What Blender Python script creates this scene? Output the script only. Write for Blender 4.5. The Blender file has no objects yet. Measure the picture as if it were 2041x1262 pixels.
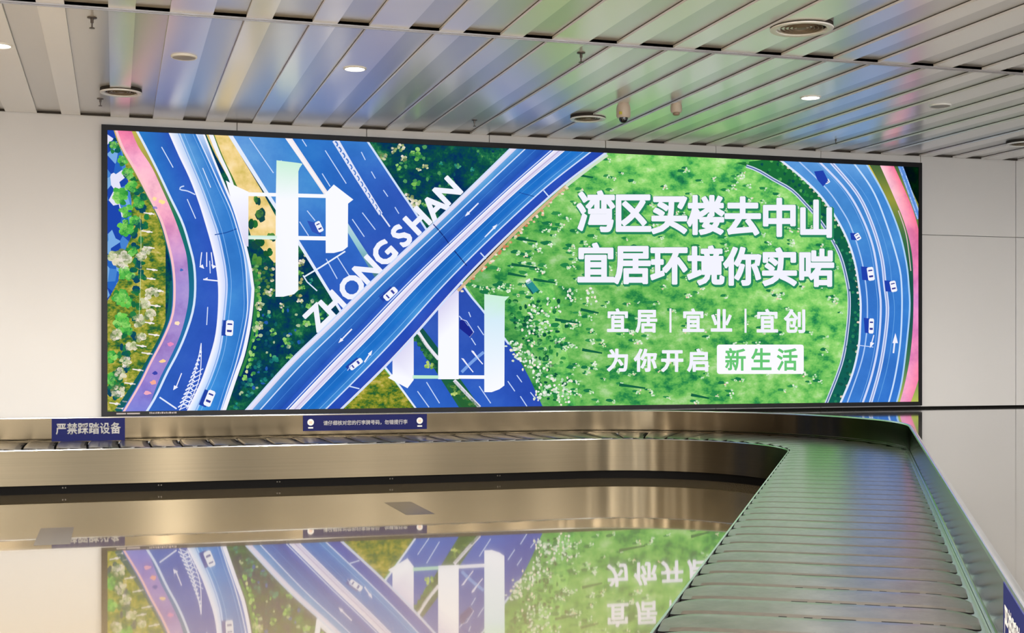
import bpy, bmesh, math, random
from mathutils import Vector
from mathutils.geometry import tessellate_polygon

C = bpy.context.scene.collection
SC = bpy.context.scene
def lin(c):
    return tuple((x/255/12.92) if x/255 <= 0.04045 else ((x/255+0.055)/1.055)**2.4 for x in c)

# ---------------------------------------------------------------- camera, world, lights, exposure
F, CX, CY, CH = 2642.0, 1020.5, 702.0, 1.30          # survey of the photograph: focal length, horizon, eye height
TH = math.radians(16.66)                              # the camera is turned right of the wall's normal
CT, ST = math.cos(TH), math.sin(TH)
WALL = 14.0                                           # distance of the screen wall
CEIL = 3.68
cam = bpy.data.cameras.new('camera'); camo = bpy.data.objects.new('camera', cam); C.objects.link(camo)
camo.location = (0, 0, CH); camo.rotation_euler = (math.radians(90), 0, -TH)
cam.sensor_width = 36; cam.sensor_fit = 'HORIZONTAL'; cam.lens = F/2041*36
cam.shift_y = (CY-631)/2041
cam.clip_end = 200
SC.camera = camo
SC.view_settings.view_transform = 'Standard'; SC.view_settings.look = 'None'
SC.view_settings.exposure = 0.46; SC.view_settings.gamma = 1.0; SC.view_settings.use_curve_mapping = False
SC.cycles.use_denoising = True
SC.cycles.max_bounces = 10; SC.cycles.glossy_bounces = 6; SC.cycles.caustics_reflective = False
SC.cycles.sample_clamp_indirect = 6.0
w = bpy.data.worlds.new('hall_ambient_fill'); SC.world = w; w.use_nodes = True
w.node_tree.nodes['Background'].inputs[0].default_value = (0.95, 0.97, 1.0, 1)
w.node_tree.nodes['Background'].inputs[1].default_value = 5.2  # even fill added through the unseen open back to brighten the hall
LED = 0.755                                            # brightness of the video wall
def hall_lamp(x, y, sx, sy, watt, col=(1.0, 0.95, 0.88)):
    l = bpy.data.lights.new('hall_lamp', 'AREA'); l.shape = 'RECTANGLE'; l.size = sx; l.size_y = sy
    l.energy = watt; l.color = col
    o = bpy.data.objects.new('hall_lamp', l); C.objects.link(o); o.location = (x, y, CEIL-0.06)
    return o
for ly in (6.6, 2.2, -2.2, -6.6):
    for lx in (-6.0, -2.6, 0.8, 4.2, 7.6, 11.0):
        hall_lamp(lx, ly, 0.35, 0.35, 105 if ly > 6 else 235)

# ---------------------------------------------------------------- survey helpers
def ray(px, py):
    xc = (px-CX)/F; return Vector((xc*CT+ST, -xc*ST+CT, (CY-py)/F))
def on_y(px, py, y):
    r = ray(px, py); return r*(y/r.y) + Vector((0, 0, CH))

# ---------------------------------------------------------------- materials
def new_mat(name):
    m = bpy.data.materials.new(name); m.use_nodes = True
    nt = m.node_tree; b = nt.nodes['Principled BSDF']
    return m, nt, b
def N(nt, t, **kw):
    n = nt.nodes.new(t)
    for k, v in kw.items(): setattr(n, k, v)
    return n
def coords(nt, scale=(1, 1, 1)):
    g = N(nt, 'ShaderNodeNewGeometry'); mp = N(nt, 'ShaderNodeMapping'); mp.inputs['Scale'].default_value = scale
    nt.links.new(g.outputs['Position'], mp.inputs['Vector']); return mp.outputs['Vector']
def noise(nt, vec, scale, detail=3, rough=0.5):
    n = N(nt, 'ShaderNodeTexNoise'); n.inputs['Scale'].default_value = scale
    n.inputs['Detail'].default_value = detail; n.inputs['Roughness'].default_value = rough
    nt.links.new(vec, n.inputs['Vector']); return n.outputs['Fac']
def ramp(nt, fac, stops, interp='LINEAR'):
    r = N(nt, 'ShaderNodeValToRGB'); r.color_ramp.interpolation = interp
    e = r.color_ramp.elements
    while len(e) > len(stops): e.remove(e[-1])
    while len(e) < len(stops): e.new(1.0)
    for el, (p, c) in zip(e, stops): el.position = p; el.color = (*c, 1)
    nt.links.new(fac, r.inputs['Fac']); return r.outputs['Color']
def bump(nt, b, fac, strength, dist):
    bp = N(nt, 'ShaderNodeBump'); bp.inputs['Strength'].default_value = strength; bp.inputs['Distance'].default_value = dist
    nt.links.new(fac, bp.inputs['Height']); nt.links.new(bp.outputs['Normal'], b.inputs['Normal'])
def simple(name, rgb, rough=0.5, metal=0.0, spec=0.5, var=0.06, vscale=6.0, coat=0.0, crough=0.05, cior=1.5):
    m, nt, b = new_mat(name); c = lin(rgb)
    f = noise(nt, coords(nt), vscale, 4)
    col = ramp(nt, f, [(0.3, tuple(x*(1-var) for x in c)), (0.7, tuple(min(1, x*(1+var)) for x in c))])
    nt.links.new(col, b.inputs['Base Color'])
    b.inputs['Roughness'].default_value = rough; b.inputs['Metallic'].default_value = metal
    b.inputs['Specular IOR Level'].default_value = spec; b.inputs['Coat Weight'].default_value = coat
    b.inputs['Coat Roughness'].default_value = crough; b.inputs['Coat IOR'].default_value = cior
    return m
def steel(name, rgb, rough, aniso, streak=0.12):
    m, nt, b = new_mat(name); c = lin(rgb)
    f = noise(nt, coords(nt, (0.6, 0.6, 120)), 1.0, 5, 0.6)            # horizontal brushing
    col = ramp(nt, f, [(0.3, tuple(x*(1-streak) for x in c)), (0.7, tuple(min(1, x*(1+streak)) for x in c))])
    nt.links.new(col, b.inputs['Base Color'])
    b.inputs['Metallic'].default_value = 1.0; b.inputs['Roughness'].default_value = rough
    b.inputs['Anisotropic'].default_value = aniso
    v = N(nt, 'ShaderNodeCombineXYZ'); v.inputs[2].default_value = 1.0     # reflections smear up and down, across the brushing
    nt.links.new(v.outputs[0], b.inputs['Tangent'])
    return m
def lamp_mat(name, rgb, strength):
    m = bpy.data.materials.new(name); m.use_nodes = True; nt = m.node_tree; nt.nodes.clear()
    e = N(nt, 'ShaderNodeEmission'); e.inputs[0].default_value = (*lin(rgb), 1); e.inputs[1].default_value = strength
    o = N(nt, 'ShaderNodeOutputMaterial'); nt.links.new(e.outputs[0], o.inputs[0]); return m

M_WALL = simple('white_wall_panel', (212, 210, 208), 0.45, var=0.012, vscale=1.2)
M_SEAM = simple('panel_joint_shadow_gap', (120, 118, 116), 0.7)
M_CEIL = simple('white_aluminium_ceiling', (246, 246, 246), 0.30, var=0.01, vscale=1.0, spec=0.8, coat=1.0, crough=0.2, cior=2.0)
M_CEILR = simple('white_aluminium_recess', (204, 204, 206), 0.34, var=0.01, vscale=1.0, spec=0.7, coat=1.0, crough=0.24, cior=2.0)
M_DARK = simple('dark_ceiling_gap', (52, 46, 40), 0.8)
M_TRIM = simple('grey_aluminium_trim', (150, 148, 150), 0.4, metal=0.6)
M_FASCIA = steel('brushed_stainless_fascia', (96, 87, 71), 0.28, 1.0, 0.05)
M_GUARD = steel('polished_stainless_guard', (80, 70, 54), 0.15, 1.0, 0.03)
M_RIM = simple('polished_steel_edge', (225, 228, 232), 0.22, metal=1.0, var=0.03)
M_KICK = simple('black_kick_plate', (9, 8, 7), 0.6, spec=0.08)
M_SCREW = simple('dull_screw_head', (70, 66, 60), 0.4, metal=1.0)
M_UNDER = simple('black_carousel_bed', (14, 14, 14), 0.8, spec=0.1)
M_DECK = simple('glossy_grey_laminate_deck', (82, 80, 77), 0.06, var=0.02, vscale=2.0, spec=0.6, coat=0.4)
M_FRAME = simple('black_screen_frame', (16, 16, 20), 0.45, spec=0.2)
M_SIGN = simple('navy_sign_board', (16, 22, 84), 0.5, var=0.03, spec=0.15)
M_SIGNTXT = simple('white_sign_lettering', (228, 226, 222), 0.5, var=0.02)
M_SIGNPINK = simple('pale_pink_sign_emblem', (232, 196, 176), 0.5, var=0.02)
M_VENT = simple('white_vent_enamel', (240, 240, 238), 0.35, var=0.02)
M_VENTB = simple('beige_vent_louvre', (128, 114, 96), 0.5)
M_VENTD = simple('brown_vent_throat', (40, 34, 28), 0.8)
M_SPK = simple('pale_grey_speaker_grille', (176, 172, 172), 0.6)
M_DOME = simple('ivory_camera_housing', (196, 182, 166), 0.4)
M_BALL = simple('black_glass_dome', (8, 9, 14), 0.08)
M_YEL = simple('yellow_green_label', (180, 170, 40), 0.5)
M_SPRK = simple('dull_bronze_sprinkler', (104, 96, 92), 0.4, metal=0.7)
M_INLAY = simple('dark_grey_floor_inlay', (66, 58, 52), 0.2, var=0.06, vscale=30, spec=0.4)
M_LAMP = lamp_mat('lit_lamp_lens', (255, 244, 226), 6.0)
M_MARK = simple('pale_printed_marks', (170, 160, 158), 0.6)

def rubber_mat():
    m, nt, b = new_mat('grey_rubber_plate')
    v = coords(nt, (1, 1, 1)); f = noise(nt, v, 9, 5, 0.6)
    col = ramp(nt, f, [(0.3, lin((42, 40, 38))), (0.7, lin((60, 58, 55)))])
    nt.links.new(col, b.inputs['Base Color'])
    f2 = noise(nt, v, 30, 3)
    r = N(nt, 'ShaderNodeMapRange'); r.inputs[3].default_value = 0.24; r.inputs[4].default_value = 0.40
    nt.links.new(f2, r.inputs[0]); nt.links.new(r.outputs[0], b.inputs['Roughness'])
    b.inputs['Specular IOR Level'].default_value = 0.3; b.inputs['Coat Weight'].default_value = 0.75; b.inputs['Coat Roughness'].default_value = 0.22; b.inputs['Coat IOR'].default_value = 1.55
    return m
M_RUBBER = rubber_mat()
M_SCUFFSHADE = simple('scuffed_and_shaded_brown_rubber', (50, 44, 36), 0.5, var=0.25, vscale=40, spec=0.3)  # darkening towards each plate's near edge put into the colour, with scuffing

def floor_mat():
    m, nt, b = new_mat('polished_granite_tiles')
    g = N(nt, 'ShaderNodeNewGeometry'); sep = N(nt, 'ShaderNodeSeparateXYZ'); nt.links.new(g.outputs['Position'], sep.inputs[0])
    P = 0.926
    def seam(out, off):
        a = N(nt, 'ShaderNodeMath', operation='SUBTRACT'); a.inputs[1].default_value = off; nt.links.new(out, a.inputs[0])
        d = N(nt, 'ShaderNodeMath', operation='DIVIDE'); d.inputs[1].default_value = P; nt.links.new(a.outputs[0], d.inputs[0])
        r = N(nt, 'ShaderNodeMath', operation='ROUND'); nt.links.new(d.outputs[0], r.inputs[0])
        s = N(nt, 'ShaderNodeMath', operation='SUBTRACT'); nt.links.new(d.outputs[0], s.inputs[0]); nt.links.new(r.outputs[0], s.inputs[1])
        ab = N(nt, 'ShaderNodeMath', operation='ABSOLUTE'); nt.links.new(s.outputs[0], ab.inputs[0])
        l = N(nt, 'ShaderNodeMath', operation='LESS_THAN'); l.inputs[1].default_value = 0.0022; nt.links.new(ab.outputs[0], l.inputs[0])
        return l.outputs[0]
    mx = N(nt, 'ShaderNodeMath', operation='MAXIMUM')
    nt.links.new(seam(sep.outputs[0], -0.291), mx.inputs[0]); nt.links.new(seam(sep.outputs[1], 9.44), mx.inputs[1])
    v = g.outputs['Position']
    f = noise(nt, v, 130, 3, 0.6)
    c1 = ramp(nt, f, [(0.32, lin((108, 94, 68))), (0.5, lin((130, 114, 86))), (0.7, lin((146, 131, 104)))])
    f2 = noise(nt, v, 0.8, 2)
    t = ramp(nt, f2, [(0.3, (0.94, 0.94, 0.94)), (0.7, (1.04, 1.03, 1.0))])
    mu = N(nt, 'ShaderNodeMix', data_type='RGBA', blend_type='MULTIPLY'); mu.inputs[0].default_value = 1
    nt.links.new(c1, mu.inputs[6]); nt.links.new(t, mu.inputs[7])
    mi = N(nt, 'ShaderNodeMix', data_type='RGBA'); nt.links.new(mx.outputs[0], mi.inputs[0])
    nt.links.new(mu.outputs[2], mi.inputs[6]); mi.inputs[7].default_value = (*lin((120, 98, 70)), 1)
    nt.links.new(mi.outputs[2], b.inputs['Base Color'])
    b.inputs['Roughness'].default_value = 0.05; b.inputs['Specular IOR Level'].default_value = 0.75
    b.inputs['Coat Weight'].default_value = 1.0; b.inputs['Coat Roughness'].default_value = 0.02; b.inputs['Coat IOR'].default_value = 1.6
    return m
M_FLOOR = floor_mat()

# ---------------------------------------------------------------- object helpers
class MB:
    def __init__(s): s.v = []; s.f = []; s.m = []
    def face(s, pts, mi=0):
        i = len(s.v); s.v += [tuple(p) for p in pts]; s.f.append(tuple(range(i, i+len(pts)))); s.m.append(mi)
    def box(s, a, b, mi=0):
        x0, y0, z0 = a; x1, y1, z1 = b; i = len(s.v)
        s.v += [(x0,y0,z0),(x1,y0,z0),(x1,y1,z0),(x0,y1,z0),(x0,y0,z1),(x1,y0,z1),(x1,y1,z1),(x0,y1,z1)]
        for q in ((3,2,1,0),(4,5,6,7),(0,1,5,4),(1,2,6,5),(2,3,7,6),(3,0,4,7)):
            s.f.append(tuple(i+k for k in q)); s.m.append(mi)
    def lathe(s, prof, n=40, c=(0, 0, 0), mi=0, cap=False):
        i = len(s.v); L = len(prof)
        for k in range(n):
            a = 2*math.pi*k/n
            for r, z in prof: s.v.append((c[0]+r*math.cos(a), c[1]+r*math.sin(a), c[2]+z))
        for k in range(n):
            k2 = (k+1) % n
            for j in range(L-1):
                s.f.append((i+k*L+j, i+k2*L+j, i+k2*L+j+1, i+k*L+j+1)); s.m.append(mi)
        if cap:
            s.f.append(tuple(i+k*L+L-1 for k in range(n))); s.m.append(mi)
    def sweep(s, frames, closed=True, mi=0, ends=True):
        # frames: list of lists of points (same length)
        i = len(s.v); L = len(frames[0])
        for fr in frames: s.v += [tuple(p) for p in fr]
        for a in range(len(frames)-1):
            for j in range(L if closed else L-1):
                j2 = (j+1) % L
                s.f.append((i+a*L+j, i+(a+1)*L+j, i+(a+1)*L+j2, i+a*L+j2)); s.m.append(mi)
        if closed and ends:
            s.f.append(tuple(i+j for j in range(L))); s.m.append(mi)
            s.f.append(tuple(i+(len(frames)-1)*L+j for j in reversed(range(L)))); s.m.append(mi)
    def build(s, name, mats, parent=None, smooth=False, loc=(0, 0, 0)):
        me = bpy.data.meshes.new(name); me.from_pydata(s.v, [], s.f)
        if not isinstance(mats, (list, tuple)): mats = [mats]
        for m in mats: me.materials.append(m)
        me.polygons.foreach_set('material_index', s.m)
        if smooth:
            me.polygons.foreach_set('use_smooth', [True]*len(s.f))
        me.update()
        bm = bmesh.new(); bm.from_mesh(me); bmesh.ops.recalc_face_normals(bm, faces=bm.faces); bm.to_mesh(me); bm.free()
        if smooth:
            try: me.set_sharp_from_angle(angle=math.radians(40))
            except Exception: pass
        o = bpy.data.objects.new(name, me); C.objects.link(o); o.location = loc
        if parent: o.parent = parent
        return o
def tag(o, label=None, cat=None, group=None, kind=None):
    for k, v in (('label', label), ('category', cat), ('group', group), ('kind', kind)):
        if v: o[k] = v
    return o
def thing(name, loc, label, cat, group=None):
    o = bpy.data.objects.new(name, None); C.objects.link(o); o.location = loc; o.empty_display_size = 0.2
    return tag(o, label, cat, group)

# ---------------------------------------------------------------- the hall
XL, XR, YB = -10.0, 14.0, -13.0
b = MB(); b.box((XL, YB, -0.1), (XR, WALL+0.1, 0.0)); tag(b.build('floor', M_FLOOR), kind='structure')

# screen wall: panels with thin joints on a darker backing
b = MB(); b.box((XL, WALL+0.02, 0), (XR, WALL+0.12, 3.8), 1)
xs = [1.21+1.36*k for k in range(-8, 10)]
xs = [XL]+[x for x in xs if XL+0.2 < x < XR-0.2 and not -0.3 < x < 0.1]+[XR]; xs.sort()
zs = [0.0, 2.727, 3.70]
G = 0.004
for i in range(len(xs)-1):
    if xs[i+1] < 1.3:
        b.box((xs[i]+G, WALL, 0), (xs[i+1]-G, WALL+0.02, 3.70), 0); continue
    for j in range(2):
        b.box((xs[i]+G, WALL, zs[j]+(G if j else 0)), (xs[i+1]-G, WALL+0.02, zs[j+1]-G), 0)
tag(b.build('wall_back', [M_WALL, M_SEAM]), kind='structure')
b = MB(); b.box((-4.0, WALL-0.006, 0.612), (XR, WALL, 0.640)); tag(b.build('gap_shade_strip_back', M_KICK), kind='structure')  # thin black strip painting in the shadow gap between wall and deck
b = MB(); b.box((XL-0.1, YB, 0), (XL, WALL+0.1, 3.8)); tag(b.build('wall_left', M_WALL), kind='structure')
b = MB(); b.box((XR, YB, 0), (XR+0.1, WALL+0.1, 3.8)); tag(b.build('wall_right', M_WALL), kind='structure')

# ceiling: low strips and raised channels running towards the screen wall, in bays closed by a trim
pat = [(0, 0.231), (0.296, 0.230), (0.183, 0.286)]    # (strip before, channel) per 1.408 m
edges = []                                             # (x0, x1) of the channels
base = 0.134-1.408*8
x = base
while x < XR-0.5:
    c0 = x
    for a, wd in ((0, 0.231), (0.527, 0.230), (0.940, 0.287)):
        edges.append((c0+a, c0+a+wd))
    x += 1.408
edges = [e for e in edges if e[0] > XL+0.05 and e[1] < XR-0.05]
RH = 0.023
bays = [(YB, -8.5), (-8.49, -4.0), (-3.99, 0.52), (0.53, 5.05), (5.06, 9.565), (9.595, WALL-0.012)]
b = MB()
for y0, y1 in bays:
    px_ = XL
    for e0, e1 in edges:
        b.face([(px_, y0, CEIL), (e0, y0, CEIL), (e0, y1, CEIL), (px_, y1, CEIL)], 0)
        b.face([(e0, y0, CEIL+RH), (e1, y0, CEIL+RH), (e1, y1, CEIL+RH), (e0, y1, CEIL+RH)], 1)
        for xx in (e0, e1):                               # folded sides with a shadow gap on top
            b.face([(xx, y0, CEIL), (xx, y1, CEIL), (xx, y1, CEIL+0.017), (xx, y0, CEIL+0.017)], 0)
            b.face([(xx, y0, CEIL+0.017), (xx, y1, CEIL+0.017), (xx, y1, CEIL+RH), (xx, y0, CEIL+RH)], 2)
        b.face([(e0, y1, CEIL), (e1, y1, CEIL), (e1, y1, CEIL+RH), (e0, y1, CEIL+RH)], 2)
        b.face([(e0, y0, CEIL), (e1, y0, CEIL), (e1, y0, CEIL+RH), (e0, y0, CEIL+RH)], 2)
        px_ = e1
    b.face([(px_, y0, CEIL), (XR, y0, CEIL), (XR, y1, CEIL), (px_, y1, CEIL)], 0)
b.box((XL, YB, CEIL+0.05), (XR, WALL+0.1, CEIL+0.12), 2)
tag(b.build('ceiling', [M_CEIL, M_CEILR, M_DARK]), kind='structure')
for k, (p, q) in enumerate(zip(bays[:-1], bays[1:])):
    b = MB(); b.box((XL, p[1], CEIL-0.012), (XR, q[0], CEIL+0.02))
    b.box((XL, (p[1]+q[0])/2-0.004, CEIL-0.020), (XR, (p[1]+q[0])/2+0.004, CEIL-0.012))
    tag(b.build('trim_%d' % (k+1), M_TRIM), kind='structure')

# ---------------------------------------------------------------- baggage carousel
CXC, CYC, RG, RF = 4.6, 11.414, 2.436, 1.386           # centre of the bend, radius of the guard, radius of the front
RM = 1.9; TURN = math.radians(121.5); L1 = RM*TURN
S0, S1 = -9.0, L1+11.6
def P(s, r, z):
    if s <= 0: return (CXC+s, CYC+r, z)
    ph = math.pi/2 - min(s, L1)/RM
    x, y = CXC+r*math.cos(ph), CYC+r*math.sin(ph)
    if s > L1:
        x += (s-L1)*math.sin(ph); y -= (s-L1)*math.cos(ph)
    return (x, y, z)
def frames_s(a, bb):
    s = [a] if a < 0 else []
    ss = [a]
    if a < 0: ss.append(0.0)
    n = 48
    ss += [L1*k/n for k in range(1, n+1)]
    ss.append(bb)
    return ss
SS = frames_s(S0, S1)
car = thing('baggage_carousel', (0, 0, 0), 'stainless steel baggage carousel with grey rubber plates bending along the screen wall', 'baggage carousel')
def rail(name, prof, mat, label=None, smooth=True):
    b = MB(); b.sweep([[P(s, r, z) for r, z in prof] for s in SS])
    o = b.build(name, mat, car, smooth)
    if label: o['label'] = label
    return o
ZB = 0.405
rail('front_fascia', [(RF, 0.083), (RF+0.012, 0.083), (RF+0.012, ZB), (RF, ZB)], M_FASCIA, 'brushed steel front panel')
rail('front_edge', [(RF-0.004, ZB-0.004), (RF+0.001, ZB+0.004), (RF+0.010, ZB+0.004), (RF+0.014, ZB-0.004)], M_RIM, 'bright steel edge')
rail('kick_plate', [(RF+0.03, 0.0), (RF+0.05, 0.0), (RF+0.05, 0.09), (RF+0.03, 0.09)], M_KICK, 'black kick plate')
rail('carousel_bed', [(RF+0.05, 0.05), (RG-0.005, 0.05), (RG-0.005, ZB-0.02), (RF+0.013, ZB-0.02)], M_UNDER)
rail('guard_flange', [(RG-0.075, ZB-0.018), (RG-0.001, ZB-0.018), (RG-0.001, ZB), (RG-0.075, ZB)], M_RIM, 'bright steel strip at the foot of the guard')
rail('guard', [(RG, ZB-0.02), (RG+0.012, ZB-0.02), (RG+0.012, 0.648), (RG, 0.648)], M_GUARD, 'polished steel guard')
rail('guard_bead', [(RG-0.004, ZB+0.028), (RG, ZB+0.022), (RG, ZB+0.040), (RG-0.004, ZB+0.036)], M_GUARD)
rail('guard_edge', [(RG-0.006, 0.643), (RG-0.002, 0.653), (RG+0.006, 0.656), (RG+0.024, 0.652), (RG+0.026, 0.643)], M_RIM, 'bright steel top edge')
rail('guard_skirt', [(RG+0.014, 0.60), (RG+0.024, 0.60), (RG+0.024, 0.645), (RG+0.014, 0.645)], M_DECK)
# island deck behind the guard
ring = [P(s, RG+0.02, 0.615) for s in SS]
ring += [(XR-0.02, ring[-1][1], 0.615), (XR-0.02, WALL-0.007, 0.615), (ring[0][0], WALL-0.007, 0.615)]
b = MB()
for t in tessellate_polygon([[Vector(p) for p in ring]]):
    b.face([ring[i] for i in t])
b.build('island_deck', M_DECK, car)['label'] = 'glossy grey deck behind the guard'
# joints of the kick plate with their screws
for sx in (-5.05, -4.2, -3.1, -2.0, -0.9):
    b = MB()
    for d in (-0.012, 0.012):
        p = P(sx+d, RF+0.027, 0.055); b.box((p[0]-0.006, p[1], p[2]-0.006), (p[0]+0.006, p[1]+0.005, p[2]+0.006))
    b.build('screw', M_SCREW, car)

PITCH = 0.285
prng = random.Random(3)
def plate(s0):
    """one overlapping belt plate with rounded corners; its far edge lies over the plate before it"""
    NR = 56
    ra, rb = RF+0.018, RG-0.026
    hw = (rb-ra)/2; rm = (ra+rb)/2
    def corner(u, rad):                                  # how far an edge is drawn back near the ends
        d = (1-abs(u))*hw
        return 0 if d >= rad else rad-math.sqrt(max(0, rad*rad-(rad-d)**2))
    us = [-math.cos(math.pi*k/NR) for k in range(NR+1)]
    prof = [(0.0, -0.004), (0.0, 0.008), (0.012, 0.0125), (0.04, 0.0178), (0.09, 0.0200), (0.25, 0.0192), (0.55, 0.0160), (0.80, 0.0130), (0.93, 0.0115), (1.0, 0.0105), (1.0, 0.0095), (1.0, -0.010)]
    rows = []
    for u in us:
        r = rm+u*hw
        a = s0+0.011+corner(u, 0.115)-0.012*(1-u*u); e = s0+PITCH-0.008-corner(u, 0.03)-0.012*(1-u*u)
        dz = -0.008*abs(u)**8
        rows.append([P(a+(e-a)*t, r, ZB+z+(dz if z > 0 else 0)) for t, z in prof])
    b = MB(); b.sweep(rows, closed=False)
    nj = len(prof)-1
    b.m = [1 if k % nj >= nj-2 else 0 for k in range(len(b.f))]  # end faces blackened so the gaps between plates stay dark
    for q in range(NR):                                  # rubbed dark scuffs, and a brown band painting shade along the near edge
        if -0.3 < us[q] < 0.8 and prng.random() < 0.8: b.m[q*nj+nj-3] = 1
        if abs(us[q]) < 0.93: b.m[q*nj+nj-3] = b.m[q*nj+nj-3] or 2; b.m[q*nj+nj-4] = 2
    return b.build('belt_plate', [M_RUBBER, M_UNDER, M_SCUFFSHADE], car, True)
n0 = int(math.floor((-8.4)/PITCH)); k = n0
while k*PITCH < S1-1.6:
    plate(k*PITCH); k += 1

# ---------------------------------------------------------------- lettering helper (fonts turned into flat outlines)
def glyphs(s, bold=0.0):
    cu = bpy.data.curves.new('lettering', 'FONT'); cu.body = s; cu.size = 1.0; cu.resolution_u = 3
    o = bpy.data.objects.new('lettering', cu); C.objects.link(o)
    dg = bpy.context.evaluated_depsgraph_get(); dg.update()
    me = o.evaluated_get(dg).to_mesh(); me.calc_loop_triangles()
    vs = [(v.co.x, v.co.y) for v in me.vertices]; fs = [tuple(t.vertices) for t in me.loop_triangles]
    o.evaluated_get(dg).to_mesh_clear(); bpy.data.objects.remove(o); bpy.data.curves.remove(cu)
    if bold:                                             # thicken every stroke along its outline
        cnt = {}
        for f in fs:
            for i in range(3):
                e = tuple(sorted((f[i], f[(i+1) % 3]))); cnt[e] = cnt.get(e, 0)+1
        for (p, q), n in list(cnt.items()):
            if n != 1: continue
            (x0, y0), (x1, y1) = vs[p], vs[q]; d = math.hypot(x1-x0, y1-y0)
            if d < 1e-6: continue
            ux, uy = (x1-x0)/d*bold, (y1-y0)/d*bold; i = len(vs)
            vs += [(x0-uy-ux*.5, y0+ux-uy*.5), (x1-uy+ux*.5, y1+ux+uy*.5), (x1+uy+ux*.5, y1-ux+uy*.5), (x0+uy-ux*.5, y0-ux-uy*.5), (x0-ux, y0-uy), (x1+ux, y1+uy)]
            fs += [(i, i+1, i+2), (i, i+2, i+3), (i, i+3, i+4), (i+1, i+5, i+2)]
    return vs, fs

# ---------------------------------------------------------------- video wall
YF = WALL-0.07                                         # front of the frame
A = on_y(202, 247, YF); Bq = on_y(1838, 325, YF); Cq = on_y(1838, 810, YF); Dq = on_y(202, 828, YF)
FX0, FX1 = A.x, Bq.x; FZ1 = (A.z+Bq.z)/2; FZ0 = (Cq.z+Dq.z)/2
YS = WALL-0.055                                        # the lit surface, a little inside the frame
a = on_y(214.5, 259.7, YS); bq = on_y(1830.5, 333.5, YS); cq = on_y(1829.4, 803.6, YS); dq = on_y(214, 817, YS)
LX0, LX1 = (a.x+dq.x)/2, (bq.x+cq.x)/2; LZ1 = (a.z+bq.z)/2; LZ0 = (cq.z+dq.z)/2
vw = thing('video_wall', ((FX0+FX1)/2, WALL, FZ0), 'huge lit video wall showing an aerial highway picture in a black frame', 'screen')
def child_at(o):
    o.parent = vw; o.location = -vw.location; return o
b = MB()
b.box((FX0, YF, FZ1), (FX1, WALL-0.001, LZ1)); b.box((FX0, YF, FZ0), (FX1, WALL-0.001, LZ0))
b.box((FX0, YF, LZ0), (LX0, WALL-0.001, LZ1)); b.box((LX1, YF, LZ0), (FX1, WALL-0.001, LZ1))
b.box((LX0, WALL-0.03, LZ0), (LX1, WALL-0.001, LZ1))
child_at(b.build('frame', M_FRAME))['label'] = 'black frame'
b = MB(); zc = (FZ0+LZ0)/2
for x0, x1 in ((232, 251), (253, 279)):
    p0 = on_y(x0, 822, YF).x; p1 = on_y(x1, 822, YF).x; b.box((p0, YF-0.002, zc-0.006), (p1, YF, zc+0.008))
xx = 298
rnd = random.Random(4)
while xx < 351:
    wd = rnd.choice((3, 4, 5)); p0 = on_y(xx, 822, YF).x; p1 = on_y(xx+wd-1.2, 822, YF).x
    b.box((p0, YF-0.002, zc-0.004), (p1, YF, zc+rnd.choice((0.010, 0.014)))); xx += wd
child_at(b.build('printed_mark', M_MARK))['label'] = 'small pale printing on the lower frame'

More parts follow.
